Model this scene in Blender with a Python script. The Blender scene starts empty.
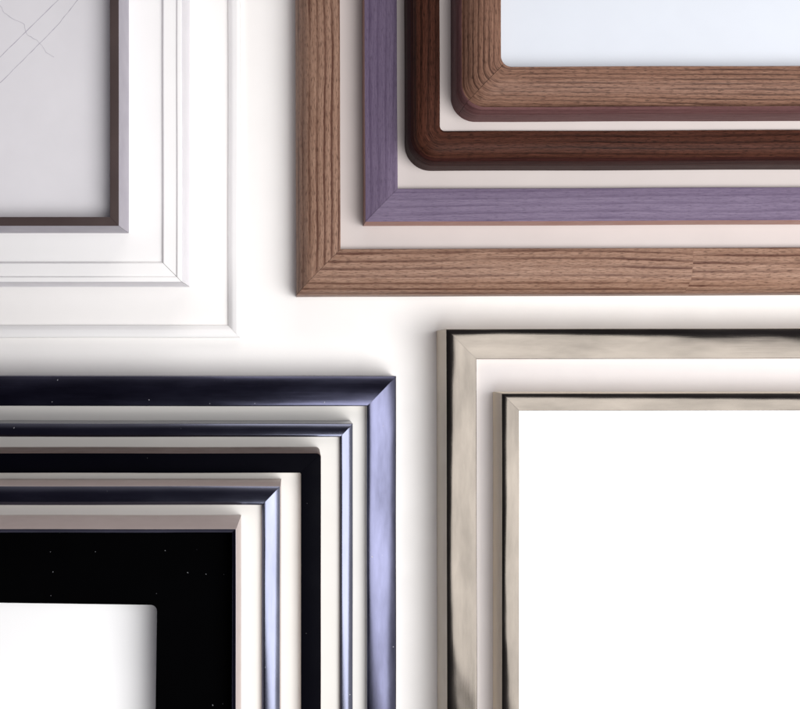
import bpy, math, random
from mathutils import Vector, noise as mnoise
random.seed(4)
S = 0.0005            # one unit of the layout = half a millimetre
H = 800.0             # camera height above the table, same units
CX, CY = 300.0, 355.0 # point of the table straight below the camera
sc = bpy.context.scene
col = sc.collection

# ------------------------------------------------------------------ materials
def new_mat(name):
    m = bpy.data.materials.new(name); m.use_nodes = True
    nt = m.node_tree; b = nt.nodes['Principled BSDF']
    return m, nt, b
def N(nt, t, **kw):
    n = nt.nodes.new(t)
    for k, v in kw.items(): setattr(n, k, v)
    return n
def L(nt, a, b): nt.links.new(a, b)
def mapping(nt, src, scale):
    tc = N(nt, 'ShaderNodeTexCoord'); mp = N(nt, 'ShaderNodeMapping')
    mp.inputs['Scale'].default_value = scale
    L(nt, tc.outputs[src], mp.inputs['Vector']); return mp.outputs[0]
def noise(nt, vec, scale, detail=3, rough=0.5, dist=0.0):
    n = N(nt, 'ShaderNodeTexNoise'); L(nt, vec, n.inputs['Vector'])
    n.inputs['Scale'].default_value = scale; n.inputs['Detail'].default_value = detail
    n.inputs['Roughness'].default_value = rough; n.inputs['Distortion'].default_value = dist
    return n.outputs[0]
def ramp(nt, fac, stops, interp='LINEAR'):
    r = N(nt, 'ShaderNodeValToRGB'); r.color_ramp.interpolation = interp
    e = r.color_ramp.elements
    while len(e) < len(stops): e.new(0.5)
    for i, (p, c) in enumerate(stops):
        e[i].position = p
        e[i].color = (c, c, c, 1) if isinstance(c, (int, float)) else (*c, 1)
    L(nt, fac, r.inputs[0]); return r.outputs[0]
def mix(nt, fac, a, b, mode='MIX'):
    m = N(nt, 'ShaderNodeMix', data_type='RGBA', blend_type=mode)
    if hasattr(fac, 'links'): L(nt, fac, m.inputs[0])
    else: m.inputs[0].default_value = fac
    for s, i in ((a, 6), (b, 7)):
        if hasattr(s, 'links'): L(nt, s, m.inputs[i])
        else: m.inputs[i].default_value = (*s, 1)
    return m.outputs[2]
def N_range(nt, v, a, b):
    m = N(nt, 'ShaderNodeMapRange'); L(nt, v, m.inputs[0]); m.inputs[1].default_value = a; m.inputs[2].default_value = b
    return m.outputs[0]
def bump(nt, b, h, strength, dist):
    bp = N(nt, 'ShaderNodeBump'); bp.inputs['Strength'].default_value = strength
    bp.inputs['Distance'].default_value = dist
    L(nt, h, bp.inputs['Height']); L(nt, bp.outputs[0], b.inputs['Normal'])

def specks(nt):
    """settled dust: sparse pale flecks, most cells empty"""
    v = mapping(nt, 'Object', (1, 1, 1))
    nz = N(nt, 'ShaderNodeTexNoise'); L(nt, v, nz.inputs['Vector']); nz.inputs['Scale'].default_value = 900
    ad = N(nt, 'ShaderNodeVectorMath', operation='MULTIPLY_ADD'); L(nt, nz.outputs['Color'], ad.inputs[0])
    ad.inputs[1].default_value = (0.0009, 0.0009, 0); L(nt, v, ad.inputs[2])
    vo = N(nt, 'ShaderNodeTexVoronoi', voronoi_dimensions='2D'); L(nt, ad.outputs[0], vo.inputs['Vector']); vo.inputs['Scale'].default_value = 95
    se = N(nt, 'ShaderNodeSeparateColor'); L(nt, vo.outputs['Color'], se.inputs[0])
    th = N(nt, 'ShaderNodeMath', operation='MULTIPLY'); L(nt, se.outputs[0], th.inputs[0]); th.inputs[1].default_value = 0.028
    lt = N(nt, 'ShaderNodeMath', operation='LESS_THAN'); L(nt, vo.outputs['Distance'], lt.inputs[0]); L(nt, th.outputs[0], lt.inputs[1])
    g = N(nt, 'ShaderNodeMath', operation='GREATER_THAN'); L(nt, se.outputs[1], g.inputs[0]); g.inputs[1].default_value = 0.80
    m = N(nt, 'ShaderNodeMath', operation='MULTIPLY'); L(nt, lt.outputs[0], m.inputs[0]); L(nt, g.outputs[0], m.inputs[1])
    return m.outputs[0]

def paint(name, colour, rough=0.5, var=0.03, spec=0.5, dust=False):
    m, nt, b = new_mat(name)
    v = mapping(nt, 'Object', (1, 1, 1))
    n = noise(nt, v, 40, 4, 0.6)
    lo = tuple(c * (1 - var) for c in colour); hi = tuple(min(1, c * (1 + var)) for c in colour)
    L(nt, ramp(nt, n, [(0.3, lo), (0.7, hi)]), b.inputs['Base Color'])
    if dust: L(nt, mix(nt, specks(nt), ramp(nt, n, [(0.3, lo), (0.7, hi)]), (0.14, 0.14, 0.15)), b.inputs['Base Color'])
    r = noise(nt, v, 90, 3)
    L(nt, ramp(nt, r, [(0.3, rough - 0.06), (0.7, rough + 0.06)]), b.inputs['Roughness'])
    b.inputs['Specular IOR Level'].default_value = spec
    bump(nt, b, noise(nt, v, 900, 2), 0.05, 0.0003)
    return m

def wood(name, dark, mid, light, rings, ring_amt, pores, rough=0.45, coat=0.25, coatrough=0.25, seed=0.0, wobble=0.16, spec=0.12):
    """grain runs along U (rail length), rings across V; UV unit = 100 layout units"""
    m, nt, b = new_mat(name)
    uv = N(nt, 'ShaderNodeUVMap'); uv.uv_map = 'UVMap'
    def mp(scale, loc=(0, 0, 0)):
        q = N(nt, 'ShaderNodeMapping'); q.inputs['Scale'].default_value = scale
        q.inputs['Location'].default_value = loc
        L(nt, uv.outputs[0], q.inputs['Vector']); return q.outputs[0]
    # growth rings: a wave across V, pulled about by slow noise along U
    wob = noise(nt, mp((0.30, 1.2, 1), (seed, seed, 0)), 1.0, 1.5, 0.5)
    b.inputs['Specular IOR Level'].default_value = spec
    sep = N(nt, 'ShaderNodeSeparateXYZ'); L(nt, mp((1, 1, 1)), sep.inputs[0])
    mul = N(nt, 'ShaderNodeMath', operation='MULTIPLY_ADD')
    L(nt, wob, mul.inputs[0]); mul.inputs[1].default_value = wobble; L(nt, sep.outputs[1], mul.inputs[2])
    fine = noise(nt, mp((5, 30, 1), (seed, 0, 0)), 1.0, 3, 0.6)
    mul2 = N(nt, 'ShaderNodeMath', operation='MULTIPLY_ADD')
    L(nt, fine, mul2.inputs[0]); mul2.inputs[1].default_value = 0.022; L(nt, mul.outputs[0], mul2.inputs[2])
    fr = N(nt, 'ShaderNodeMath', operation='MULTIPLY'); L(nt, mul2.outputs[0], fr.inputs[0]); fr.inputs[1].default_value = rings
    f2 = N(nt, 'ShaderNodeMath', operation='FRACT'); L(nt, fr.outputs[0], f2.inputs[0])
    ring = ramp(nt, f2.outputs[0], [(0.0, 0.35), (0.06, 1.0), (0.22, 0.7), (0.40, 0.12), (0.9, 0.0), (1.0, 0.35)])
    # how strong a ring is differs along the board
    patch = ramp(nt, noise(nt, mp((0.8, 5, 1), (3 + seed, 1, 0)), 1.0, 2), [(0.35, 0.2), (0.6, 1.0)])
    rm = N(nt, 'ShaderNodeMath', operation='MULTIPLY'); L(nt, ring, rm.inputs[0]); L(nt, patch, rm.inputs[1])
    rm2 = N(nt, 'ShaderNodeMath', operation='MULTIPLY'); L(nt, rm.outputs[0], rm2.inputs[0]); rm2.inputs[1].default_value = ring_amt
    streak = noise(nt, mp((3.0, 80, 1), (seed, 2, 0)), 1.0, 4, 0.7)
    base = ramp(nt, streak, [(0.3, mid), (0.7, light)])
    c = mix(nt, rm2.outputs[0], base, dark)
    # pores: short dark dashes along the grain
    pn = noise(nt, mp((15, 150, 1), (1, seed, 0)), 1.0, 2, 0.5)
    pr = ramp(nt, pn, [(0.54, 0.0), (0.62, 1.0)])
    pm = N(nt, 'ShaderNodeMath', operation='MULTIPLY'); L(nt, pr, pm.inputs[0]); pm.inputs[1].default_value = pores
    c = mix(nt, pm.outputs[0], c, tuple(x * 0.55 for x in dark))
    L(nt, c, b.inputs['Base Color'])
    L(nt, ramp(nt, streak, [(0.3, rough + 0.08), (0.7, rough - 0.06)]), b.inputs['Roughness'])
    b.inputs['Coat Weight'].default_value = coat; b.inputs['Coat Roughness'].default_value = coatrough
    hgt = mix(nt, 0.5, rm2.outputs[0], pm.outputs[0], 'ADD')
    inv = N(nt, 'ShaderNodeMath', operation='SUBTRACT'); inv.inputs[0].default_value = 1.0; L(nt, hgt, inv.inputs[1])
    bump(nt, b, inv.outputs[0], 0.35, 0.0002)
    return m

def metal(name, colour, rough, metallic=1.0, brush=0.25, var=0.15, coat=0.0, wave=0.5, dust=False):
    m, nt, b = new_mat(name)
    uv = N(nt, 'ShaderNodeUVMap'); uv.uv_map = 'UVMap'
    def mp(scale):
        q = N(nt, 'ShaderNodeMapping'); q.inputs['Scale'].default_value = scale
        L(nt, uv.outputs[0], q.inputs['Vector']); return q.outputs[0]
    b.inputs['Metallic'].default_value = metallic
    blot = noise(nt, mp((1.2, 5, 1)), 1.0, 4, 0.6)
    lo = tuple(c * (1 - var) for c in colour); hi = tuple(min(1, c * (1 + var)) for c in colour)
    base = ramp(nt, blot, [(0.3, lo), (0.7, hi)])
    L(nt, base, b.inputs['Base Color'])
    if dust:
        dm = specks(nt)
        L(nt, mix(nt, dm, base, (0.3, 0.3, 0.32)), b.inputs['Base Color'])
        iv = N(nt, 'ShaderNodeMath', operation='SUBTRACT'); iv.inputs[0].default_value = metallic; L(nt, dm, iv.inputs[1]); iv.use_clamp = True
        L(nt, iv.outputs[0], b.inputs['Metallic'])
    br = noise(nt, mp((1.5, 260, 1)), 1.0, 2, 0.6)
    add = mix(nt, 0.5, ramp(nt, blot, [(0.3, rough - 0.05), (0.7, rough + 0.07)]), ramp(nt, br, [(0.3, rough - 0.05), (0.7, rough + 0.05)]))
    L(nt, add, b.inputs['Roughness'])
    b.inputs['Coat Weight'].default_value = coat
    w = noise(nt, mp((0.9, 2.5, 1)), 1.0, 2, 0.4)
    h = mix(nt, brush * 0.1, ramp(nt, w, [(0.2, 0.0), (0.8, 1.0)]), br)
    bump(nt, b, h, wave, 0.0006)
    return m

M = {}
M['table']    = paint('white_laminate', (0.84, 0.82, 0.80), 0.55, 0.012)
M['white']    = paint('white_lacquer', (0.87, 0.86, 0.85), 0.38, 0.01)
M['paleflank'] = paint('pale_lilac_lacquer', (0.74, 0.73, 0.77), 0.4, 0.02)
M['cream']    = paint('cream_primer', (0.82, 0.78, 0.72), 0.6, 0.02)  # unseen inner walls kept pale to bounce light into the gaps
M['lilac']    = paint('lilac_grey_lacquer', (0.31, 0.29, 0.34), 0.4, 0.02)
M['umber']    = paint('umber_stain', (0.055, 0.038, 0.036), 0.5, 0.15, 0.3)
M['paper']    = paint('grey_white_paper', (0.68, 0.665, 0.69), 0.8, 0.025)
M['pencil']   = paint('graphite', (0.42, 0.40, 0.45), 0.6, 0.1)
M['board']    = paint('bright_white_board', (0.93, 0.93, 0.93), 0.7, 0.005)
M['bluewhite']= paint('cool_white_board', (0.55, 0.58, 0.63), 0.5, 0.01)
M['black']    = paint('matt_black_board', (0.001, 0.001, 0.0012), 0.8, 0.1, 0.0, True)
M['blackmetal']= paint('matt_black_enamel', (0.001, 0.001, 0.0025), 0.5, 0.1, 0.02, True)
M['brownside'] = paint('dull_brown_flank', (0.10, 0.065, 0.055), 0.5, 0.05)
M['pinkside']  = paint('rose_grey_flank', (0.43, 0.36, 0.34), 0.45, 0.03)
M['rust']      = paint('rust_stained_flank', (0.30, 0.15, 0.12), 0.5, 0.08)
M['oak']   = wood('open_grain_oak', (0.065, 0.022, 0.014), (0.20, 0.108, 0.072), (0.34, 0.215, 0.155), 14, 1.0, 0.6, 0.45, 0.0)
M['ash']   = wood('violet_stained_ash', (0.060, 0.038, 0.078), (0.115, 0.085, 0.140), (0.170, 0.130, 0.195), 14, 0.55, 0.3, 0.45, 0.0, seed=5.0)
M['mahog'] = wood('dark_mahogany', (0.006, 0.0025, 0.002), (0.036, 0.013, 0.008), (0.085, 0.031, 0.020), 16, 0.8, 0.6, 0.42, 0.0, 0.2, seed=9.0, spec=0.05)
M['walnut']= wood('mid_walnut', (0.026, 0.010, 0.007), (0.12, 0.056, 0.037), (0.25, 0.14, 0.096), 22, 0.85, 0.55, 0.45, 0.0, 0.25, seed=14.0)
M['walnutside']= wood('dark_walnut_flank', (0.04, 0.016, 0.016), (0.10, 0.045, 0.045), (0.15, 0.075, 0.075), 14, 0.5, 0.3, 0.4, 0.0, seed=17.0, spec=0.03)
M['mahogside'] = wood('mahogany_flank', (0.006, 0.002, 0.002), (0.022, 0.007, 0.006), (0.050, 0.017, 0.014), 14, 0.6, 0.4, 0.4, 0.0, seed=21.0, spec=0.03)
M['mahogflank'] = paint('dark_mahogany_flank', (0.045, 0.012, 0.010), 0.6, 0.2, 0.0)
M['walnutflank'] = paint('plum_walnut_flank', (0.12, 0.055, 0.058), 0.6, 0.15, 0.0)
M['navy']  = metal('navy_anodised_metal', (0.070, 0.072, 0.110), 0.22, var=0.3, dust=True, wave=0.15)
M['steel'] = metal('blue_steel_metal', (0.115, 0.122, 0.165), 0.20, dust=True, wave=0.15)
M['champ'] = metal('champagne_metal', (0.084, 0.074, 0.064), 0.15, 0.95, wave=0.9, var=0.22)
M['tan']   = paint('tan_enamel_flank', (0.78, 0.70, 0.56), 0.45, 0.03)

# ------------------------------------------------------------------ geometry
def fillet(pts, n=5):
    """pts: (d, z, r, mat) -> (d, z, mat) with corners of radius r rounded"""
    out = []
    for i, p in enumerate(pts):
        d, z, r, m = p
        if r <= 0 or i in (0, len(pts) - 1): out.append((d, z, m)); continue
        a = Vector(pts[i-1][:2]); b = Vector((d, z)); c = Vector(pts[i+1][:2])
        u = (a - b); v = (c - b); q = min(r, u.length * 0.45, v.length * 0.45)
        s = b + u.normalized() * q; e = b + v.normalized() * q
        mprev = out[-1][2]
        for k in range(n + 1):
            t = k / n
            w = s * (1-t)**2 + b * 2*t*(1-t) + e * t*t
            out.append((w.x, w.y, mprev if k < n / 2 else m))
    return out

def link(name, me, mats, parent=None):
    o = bpy.data.objects.new(name, me); col.objects.link(o)
    for m in mats: me.materials.append(m)
    if parent: o.parent = parent
    return o

def build_mesh(name, verts, faces, fmat=None, uvs=None, smooth=30):
    me = bpy.data.meshes.new(name)
    me.from_pydata([(x * S, y * S, z * S) for x, y, z in verts], [], faces)
    if fmat: me.polygons.foreach_set('material_index', fmat)
    if uvs:
        uvl = me.uv_layers.new(name='UVMap')
        for poly in me.polygons:
            for li in poly.loop_indices: uvl.data[li].uv = uvs[me.loops[li].vertex_index]
    me.polygons.foreach_set('use_smooth', [True] * len(me.polygons))
    me.update(); me.set_sharp_from_angle(angle=math.radians(smooth))
    return me

def frame(spec):
    """spec: corner = visible outer top corner in layout units, prof in true units.
    sx, sy = direction in which the frame runs away from that corner (+x right, +y up)."""
    nm, px, py, sx, sy = spec['name'], *spec['corner'], *spec['dir']
    z = spec['z']; k = 1 - z / H
    X = (px - CX) * k; Y = (CY - py) * k           # true place of the outer corner
    Wd, Ht = spec['size']
    root = bpy.data.objects.new(nm, None); col.objects.link(root)
    root.empty_display_size = 0.02
    zb = spec.get('base', 0); q = 1 - zb / H      # inner frames stand on boards added to light the gaps, a little smaller
    root.scale = (q, q, q)
    root.location = (X * q * S, Y * q * S, zb * S); root.rotation_euler = (0, 0, math.radians(spec.get('rot', 0)))
    root['label'] = spec['label']; root['category'] = 'picture frame'
    root['group'] = spec['group']
    prof = fillet(spec['prof'])
    ro, ri = spec.get('radii', (0, 0)); dmax = max(p[0] for p in prof)
    x0, x1 = (0, Wd) if sx > 0 else (-Wd, 0)
    y0, y1 = (0, Ht) if sy > 0 else (-Ht, 0)
    corners = [(x0, y0), (x1, y0), (x1, y1), (x0, y1)]     # ccw
    # v coordinate: arc length over the profile
    arc = [0]
    for a, b in zip(prof, prof[1:]): arc.append(arc[-1] + math.hypot(a[0]-b[0], a[1]-b[1]))
    ns = 8 if ro > 0 else 0
    gap = spec.get('gap', 0.12)
    mats = spec['mats']
    for r in range(4):
        A = Vector(corners[r]); B = Vector(corners[(r+1) % 4])
        t = (B - A).normalized(); n = Vector((-t.y, t.x))   # n points inwards
        Lg = (B - A).length
        rows = []
        for (d, zz, m) in prof:
            rad = ro + (ri - ro) * min(1, max(0, d / dmax)) if ns else 0
            row = []
            if ns and rad > 0.01:
                for i in range(ns + 1):          # from the mitre to the start of the straight run
                    a = math.radians(45) * (1 - i / ns)
                    row.append((d + rad - rad * math.sin(a), d + rad - rad * math.cos(a)))
                row += [(Lg - u, v) for u, v in reversed(row)]
            else:
                row = [(d, d)] * 1 + [(Lg - d, d)]
            row[0] = (row[0][0] + gap, row[0][1]); row[-1] = (row[-1][0] - gap, row[-1][1])
            # bars are never dead straight: cut long runs and let them wander a hair
            mid = len(row) // 2
            a, b = row[mid-1], row[mid]
            seg = 30
            row = row[:mid] + [(a[0] + (b[0]-a[0]) * j / seg, a[1]) for j in range(1, seg)] + row[mid:]
            if spec.get('splice', (-1,))[0] == r:      # two boards glued end to end
                u0 = spec['splice'][1] + 0.04 * (d - 20)
                row = sorted([p for p in row if abs(p[0] - u0) > 4] + [(u0 - 0.25, row[mid][1]), (u0 + 0.25, row[mid][1])])
            rows.append([(u, v, zz) for u, v in row])
        nn = len(rows[0]); verts = []; uvs = []
        off = r * 7.3 + spec.get('seed', 0) * 3.1
        for j, row in enumerate(rows):
            for (u, v, zz) in row:
                w = 0.35 * mnoise.noise(Vector((u / 130, off, spec.get('seed', 0))))
                w *= min(1, (u / 60), ((Lg - u) / 60)) if 0 < u < Lg else 0
                p = A + t * u + n * (v + w)
                verts.append((p.x, p.y, zz))
                o2 = off + (2.345 if spec.get('splice', (-1,))[0] == r and u > spec['splice'][1] + 0.04 * (prof[j][0] - 20) else 0)
                uvs.append(((u + o2 * 100) / 100, (arc[j] + o2 * 37) / 100))
        faces = []; fm = []
        for j in range(len(rows) - 1):
            for i in range(nn - 1):
                faces.append((j*nn+i, j*nn+i+1, (j+1)*nn+i+1, (j+1)*nn+i))
                fm.append(prof[j][2])
        faces = [tuple(f) for f in faces]
        # underside
        for i in range(nn - 1):
            faces.append((i, (len(rows)-1)*nn+i, (len(rows)-1)*nn+i+1, i+1)); fm.append(0)
        # mitre ends
        faces.append(tuple(j*nn for j in range(len(rows)))); fm.append(len(mats) - 1 if spec.get('capdark') else 0)
        faces.append(tuple(j*nn+nn-1 for j in reversed(range(len(rows))))); fm.append(len(mats) - 1 if spec.get('capdark') else 0)
        me = build_mesh('rail', verts, faces, fm, uvs)
        import bmesh
        bm = bmesh.new(); bm.from_mesh(me); bmesh.ops.recalc_face_normals(bm, faces=bm.faces); bm.to_mesh(me); bm.free()
        me.set_sharp_from_angle(angle=math.radians(spec.get('sharp', 32)))
        link('rail', me, [M[q] for q in mats], root)
    spec['root'] = root; spec['dmax'] = dmax; spec['box'] = (x0, x1, y0, y1)
    return root

def slab(name, x0, x1, y0, y1, z0, z1, m, parent=None):
    v = [(x0,y0,z0),(x1,y0,z0),(x1,y1,z0),(x0,y1,z0),(x0,y0,z1),(x1,y0,z1),(x1,y1,z1),(x0,y1,z1)]
    f = [(0,3,2,1),(4,5,6,7),(0,1,5,4),(1,2,6,5),(2,3,7,6),(3,0,4,7)]
    return link(name, build_mesh(name, v, f), [m], parent)

def box_in(spec, name, m, z0, z1, inset):
    x0, x1, y0, y1 = spec['box']
    return slab(name, x0+inset, x1-inset, y0+inset, y1-inset, z0, z1, M[m], spec['root'])

# profile helpers; numbers in layout units
def flat(w, z, r=1.2, side=1, face=0, sag=0.0):
    return [(0, 0, 0, side), (0, z, r, face), (w*0.5, z + sag, w*0.4, face), (w, z, r, face), (w, 0, 0, face)]
def crown(w, z, drop_out, drop_in, r=1.0, side=0, face=0, n=9, peak=0.5, inner=None):
    inner = face if inner is None else inner
    pts = [(0, 0, 0, side), (0, z - drop_out, r, face)]
    for i in range(1, n):
        t = i / n
        h = (1 - ((peak - t) / peak) ** 2) * drop_out - drop_out if t < peak else -((t - peak) / (1 - peak)) ** 2 * drop_in
        pts.append((w*t, z + h, 0, face))
    pts += [(w, z - drop_in, r, face), (w - 0.05, z - drop_in - 3, 0, inner), (w, 0, 0, inner)]
    return pts

GA = 'white frames nested in the upper left'; GB = 'wooden frames nested in the upper right'
GC = 'dark metal frames nested in the lower left'; GD = 'champagne metal frames nested in the lower right'
def size(bx, by, c, W=1500, Hh=1350):
    return (W - 2*abs(c[0]-bx), Hh - 2*abs(c[1]-by))

F = {}
def add(key, **kw): F[key] = kw; kw.setdefault('seed', len(F)); frame(kw)

# ---- upper left: white frames
add('A1', name='picture_frame', corner=(240, 337.5), dir=(-1, 1), z=9, size=size(240, 337, (240, 337)), mats=['white'],
    prof=[(0,0,0,0),(0,8,1,0),(3.0,9,1,0),(8,7.5,2,0),(12.0,3,0.8,0),(12.5,0,0,0)], group=GA, gap=0.1,
    label='flat low white frame, outermost and faintest of the white set, on the white table')
add('A2', name='picture_frame', corner=(182, 282), dir=(-1, 1), z=54, size=size(240, 337, (182, 282)), mats=['white', 'paleflank'],
    prof=[(0,0,0,1),(0,54,1,0),(4.5,54,0.6,0),(5.5,52.3,0.5,0),(17.5,52.8,0.8,0),(19,50.5,0,0),(19,0,0,0)], group=GA, gap=0.25,
    label='white frame with stepped moulding and visible mitre, next outside the narrow dark brown frame')
add('A3', name='picture_frame', base=49, corner=(119, 226), dir=(-1, 1), z=44, size=size(240, 337, (119, 226)), mats=['umber', 'lilac'],
    prof=[(0,0,0,1),(0,44,0.5,0),(8.6,44,0.5,0),(8.6,0,0,0)], group=GA,
    label='narrow dark brown frame with grey lilac flank, holding the sheet of pencil lines')

# ---- upper right: wooden frames
add('B1', name='picture_frame', corner=(296, 294), dir=(1, 1), z=40, size=size(295, 297, (295, 297)), mats=['oak', 'oak'], rot=0.2, splice=(0, 376),
    prof=[(0,0,0,0),(0,22,3,0),(4,31,3,0),(11,38.5,5,0),(16,40.5,3,0),(27,42,10,0),(42.5,41,1.5,0),(42.5,0,0,0)], group=GB, gap=0.2, sharp=45,
    label='wide open grained light oak frame, outermost of the wooden set')
add('B2', name='picture_frame', base=34, corner=(365.5, 221), dir=(1, 1), z=30, size=size(295, 297, (363, 226)), mats=['ash', 'rust'], rot=0.2,
    prof=[(0,0,0,1),(0,24,0.9,0),(20,30.5,10,0),(31,31,0.9,0),(31,0,0,0)], group=GB, gap=0.2,
    label='violet stained wooden frame with rusty outer edge, inside the wide oak frame')
add('B3', name='picture_frame', base=58, corner=(411, 160), dir=(1, 1), z=45, size=size(295, 297, (405, 171)), mats=['mahog', 'mahogside'], rot=0.2, radii=(26, 5),
    prof=[(0,0,0,1),(0,20,3,1),(1.5,33,2,1),(3.6,37,0.5,0),(6,42,3,0),(13,45.5,6,0),(27.5,45,1.2,0),(27.5,0,0,0)], group=GB, gap=0.06, sharp=50,
    label='very dark red brown rounded mahogany frame, between the violet frame and the walnut frame')
add('B4', name='picture_frame', base=97, corner=(460, 108), dir=(1, 1), z=45, size=size(295, 297, (451, 122)), mats=['walnut', 'walnutside'], rot=0.15, radii=(24, 10),
    prof=[(0,0,0,1),(0,25,2.5,1),(1.6,36,2,1),(3.2,38,0.5,1),(3.8,33,0.5,0),(7,37,3,0),(14,43.5,5,0),(24,47,6,0),(38.7,47,1.5,0),(38.7,0,0,0)], group=GB, gap=0.2, sharp=50,
    label='rounded walnut frame with streaky grain and cool white board, innermost of the wooden set')

# ---- lower left: dark metal frames
add('C1', name='picture_frame', corner=(397, 376.2), dir=(-1, -1), z=45, size=size(397, 375, (397, 375)), mats=['navy', 'cream'],
    prof=crown(28.3, 45, 6.5, 0.5, 0.8, peak=0.9, inner=1), group=GC,
    label='wide navy metal frame, outermost of the dark set, with a pale blue shining right rail')
add('C2', name='picture_frame', base=36, corner=(353, 424), dir=(-1, -1), z=42, size=size(397, 375, (353, 421)), mats=['steel', 'cream'],
    prof=crown(12.4, 42, 3.6, 0.5, 0.6, peak=0.85, inner=1), group=GC,
    label='thin rounded navy metal frame just inside the wide navy frame')
add('C3', name='picture_frame', base=72, corner=(321, 453), dir=(-1, -1), z=49, size=size(397, 375, (321, 447)), mats=['blackmetal', 'brownside', 'cream'], radii=(4, 1.5),
    prof=[(0,0,0,1),(0,49,0.8,0),(9,49.5,6,0),(18.8,49,0.8,0),(18.75,45,0,2),(18.8,0,0,2)], group=GC,
    label='matt jet black frame with a brown top flank, between two navy metal frames')
add('C4', name='picture_frame', base=108, corner=(280, 487), dir=(-1, -1), z=49, size=size(397, 375, (280, 479)), mats=['steel', 'pinkside', 'cream'],
    prof=crown(17.2, 49, 5.0, 0.6, 0.6, side=1, peak=0.85, inner=2), group=GC,
    label='rounded navy metal frame with a pinkish grey flank, just inside the jet black frame')
add('C5', name='picture_frame', base=146, corner=(236, 529), dir=(-1, -1), z=64, size=size(397, 375, (236, 515)), mats=['navy', 'pinkside'],
    prof=[(0,0,0,1),(0,64,0.6,0),(3.5,62.5,0.6,0),(5.0,60,0,0),(5.2,0,0,0)], group=GC,
    label='thin navy rimmed frame round a broad black mat, innermost of the dark set')

# ---- lower right: champagne frames
add('D1', name='picture_frame', corner=(446.3, 329), dir=(1, -1), z=54, size=size(436, 328, (436, 328)), mats=['champ', 'tan'], rot=0.13,
    prof=crown(28.2, 54, 1.5, 0.8, 0.6, side=1, peak=0.26, inner=1), group=GD,
    label='wide champagne metal frame with a tan flank, outer one of the two champagne frames')
add('D2', name='picture_frame', base=44, corner=(502, 393.5), dir=(1, -1), z=36, size=size(436, 328, (493, 391)), mats=['champ', 'tan'], rot=0.05,
    prof=crown(16.6, 36, 1.5, 0.8, 0.5, side=1, peak=0.4, inner=1), group=GD,
    label='slim champagne metal frame round a blank bright white board')

# ---- boards and sheets held by the innermost frames
sh = box_in(F['A3'], 'sheet', 'paper', 20, 21, 8.8)

box_in(F['B4'], 'backing_board', 'bluewhite', 24, 26, 38.9)
box_in(F['C5'], 'backing_board', 'board', 0.6, 2, 5.4)
box_in(F['D2'], 'backing_board', 'board', 24, 26, 16.8)

def step(outer, inner, m):  # boards added under inner frames so the gaps are evenly lit
    o, i = F[outer], F[inner]; zb = o.get('base', 0); q = 1 - zb / H
    zt = (i['base'] - zb) / q
    box_in(o, 'mount_board', m, zt - 3, zt, o['dmax'] + 0.02)
M['mount'] = paint('ivory_mount_board', (0.64, 0.625, 0.595), 0.7, 0.015)
M['rosemount'] = paint('rose_beige_mount_board', (0.53, 0.475, 0.455), 0.7, 0.02)  # colour holds the weaker light in the gaps of the wooden frames
M['palemount'] = paint('pale_pink_mount_board', (0.62, 0.585, 0.58), 0.7, 0.02)  # light level of the champagne gap toned into the colour, against clipping
step('A2', 'A3', 'white')
for a, b_ in (('B1', 'B2'), ('B2', 'B3'), ('B3', 'B4')): step(a, b_, 'rosemount')
step('D1', 'D2', 'palemount')
for a, b_ in (('C1', 'C2'), ('C2', 'C3'), ('C3', 'C4'), ('C4', 'C5')): step(a, b_, 'mount')

def mat_board(spec, w, z0, z1, rad, inset, rot):
    x0, x1, y0, y1 = spec['box']
    ox0, ox1, oy0, oy1 = x0+inset, x1-inset, y0+inset, y1-inset
    ix0, ix1, iy0, iy1 = x0+w, x1-w, y0+w, y1-w
    n = 8; inner = []; outer = []
    for (cx, cy, a0, qx, qy) in ((ix1-rad, iy1-rad, 0, ox1, oy1), (ix0+rad, iy1-rad, 90, ox0, oy1), (ix0+rad, iy0+rad, 180, ox0, oy0), (ix1-rad, iy0+rad, 270, ox1, oy0)):
        for i in range(n+1):
            a = math.radians(a0 + 90*i/n)
            p = (cx + rad*math.cos(a), cy + rad*math.sin(a))
            # the opening was cut a touch askew
            inner.append((p[0] - rot*(p[1]-iy1), p[1] + rot*(p[0]-ix1)))
            outer.append((qx, qy))
    k = len(inner); V = [(x,y,z1) for x,y in inner] + [(x,y,z1) for x,y in outer] + [(x+0*y,y,z0) for x,y in inner] + [(x,y,z0) for x,y in outer]
    fs = []
    for i in range(k):
        j = (i+1) % k
        if outer[i] == outer[j]:
            fs.append((i, k+i, j)); fs.append((2*k+i, 2*k+j, 3*k+i))
        else:
            fs.append((i, k+i, k+j, j)); fs.append((2*k+i, 2*k+j, 3*k+j, 3*k+i)); fs.append((k+i, 3*k+i, 3*k+j, k+j))
        fs.append((i, j, 2*k+j, 2*k+i))
    me = build_mesh('mat_board', V, fs)
    import bmesh
    bm = bmesh.new(); bm.from_mesh(me)
    bmesh.ops.remove_doubles(bm, verts=bm.verts, dist=1e-7)
    bmesh.ops.recalc_face_normals(bm, faces=bm.faces); bm.to_mesh(me); bm.free()
    me.set_sharp_from_angle(angle=math.radians(30))
    return link('mat_board', me, [M['black']], spec['root'])
mat_board(F['C5'], 76, 38, 45, 6, 5.4, -0.014)

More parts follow.
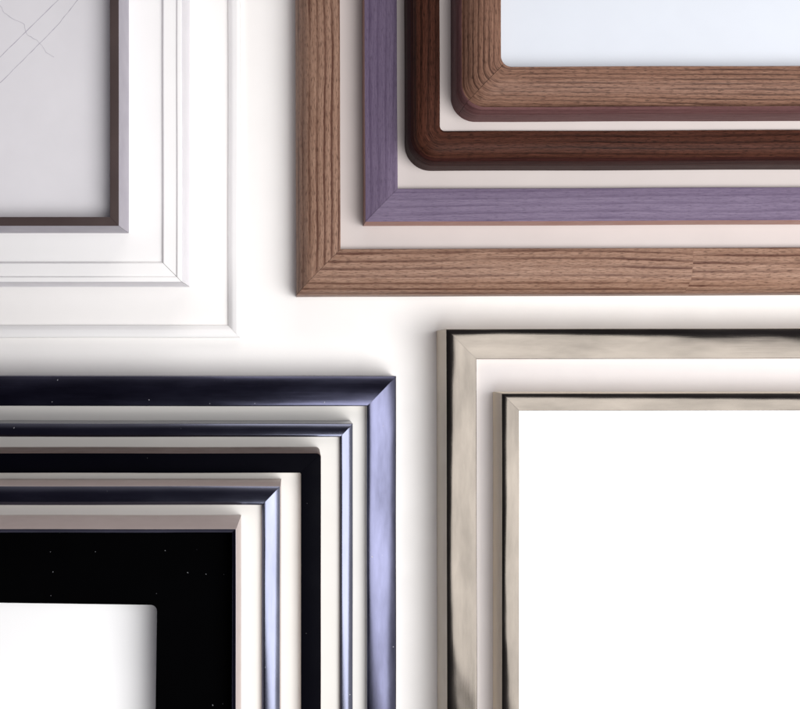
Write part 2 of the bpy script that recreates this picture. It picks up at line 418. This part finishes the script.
# pencil lines ruled on the sheet: thin graphite ribbons on the paper
def pencil(points, w, z, spec, hair=0.0):
    kz = 1 - z / H; ks = 1 - spec['z'] / H
    ox = (spec['corner'][0]-CX)*ks; oy = (CY-spec['corner'][1])*ks
    P = [Vector(((x-CX)*kz - ox, (CY-y)*kz - oy)) for x, y in points]
    Q = []
    for a, b in zip(P, P[1:]):
        n = max(2, int((b-a).length / 3))
        for i in range(n):
            p = a.lerp(b, i/n)
            Q.append(p + Vector((mnoise.noise(Vector((p.x/9, p.y/9, 3))), mnoise.noise(Vector((p.x/9, p.y/9, 8))))) * hair)
    Q.append(P[-1])
    V = []; 
    for i, p in enumerate(Q):
        t = (Q[min(i+1, len(Q)-1)] - Q[max(i-1, 0)]).normalized(); n = Vector((-t.y, t.x))
        ww = w * (0.6 + 0.8*random.random())
        for s, zz in ((1, z), (-1, z), (-1, z+0.06), (1, z+0.06)): V.append((p.x + n.x*ww/2*s, p.y + n.y*ww/2*s, zz))
    fs = []
    for i in range(len(Q)-1):
        for j in range(4): fs.append((4*i+j, 4*i+(j+1)%4, 4*i+4+(j+1)%4, 4*i+4+j))
    return link('pencil_line', build_mesh('pencil_line', V, fs), [M['pencil']], sh)
pencil([(64, -6), (0, 57), (-20, 77)], 0.6, 21.02, F['A3'], 0.3)
pencil([(84, -8), (56, 27), (23, 60), (-16, 99)], 0.55, 21.02, F['A3'], 0.5)
pencil([(-6, 2), (10, 17), (24, 24), (27, 35), (38, 39), (46, 52), (54, 57)], 0.35, 21.10, F['A3'], 2.0)

# ---- the table
tb = slab('tabletop', -2600, 2600, -2400, 2400, -30, 0, M['table'])
tb['kind'] = 'structure'

# ------------------------------------------------------------------ light
def area(name, loc, target, sx, sy, energy, colour):
    ld = bpy.data.lights.new(name, 'AREA'); ld.shape = 'RECTANGLE'; ld.size = sx; ld.size_y = sy
    ld.energy = energy; ld.color = colour
    o = bpy.data.objects.new(name, ld); col.objects.link(o); o.location = loc
    d = Vector(target) - Vector(loc); o.rotation_euler = d.to_track_quat('-Z', 'Y').to_euler()
    return o
area('softbox', (0.37, -0.18, 0.60), (0.35, -0.17, 0), 0.52, 0.66, 7.9, (1.0, 0.995, 0.99))
area('fill_softbox', (0.15, 0.75, 0.46), (0.02, 0.02, 0), 0.60, 0.25, 1.3, (1.0, 0.97, 0.95))  # added fill, weakens the shadows above the lower frames
w = bpy.data.worlds.new('World'); sc.world = w; w.use_nodes = True
bg = w.node_tree.nodes['Background']; bg.inputs[1].default_value = 1.0
# the room round the table: bright on the lamp side (right and near), dim on the far left
nt = w.node_tree; tc = N(nt, 'ShaderNodeTexCoord'); se = N(nt, 'ShaderNodeSeparateXYZ'); L(nt, tc.outputs['Generated'], se.inputs[0])
side = ramp(nt, N_range(nt, se.outputs[0], -1, 1), [(0.15, (0.08, 0.07, 0.10)), (0.45, (0.70, 0.65, 0.64)), (0.8, (1.0, 0.97, 0.96))])
elev = ramp(nt, se.outputs[2], [(0.0, 1.3), (0.5, 0.85), (0.74, (0.085, 0.08, 0.12)), (1.0, (0.07, 0.065, 0.10))])      # pale walls, dim ceiling
L(nt, mix(nt, 1.0, side, elev, 'MULTIPLY'), bg.inputs[0])

# ------------------------------------------------------------------ camera
cd = bpy.data.cameras.new('camera'); cam = bpy.data.objects.new('camera', cd); col.objects.link(cam)
cam.location = (0, 0, H * S); cd.sensor_width = 36; cd.lens = 36.0
cd.shift_x = (400 - CX) / 800.0; cd.shift_y = (CY - 354.5) / 800.0
cd.clip_start = 0.01; cd.clip_end = 50
sc.camera = cam
sc.view_settings.view_transform = 'Standard'; sc.view_settings.look = 'None'
sc.view_settings.exposure = 0; sc.view_settings.gamma = 1
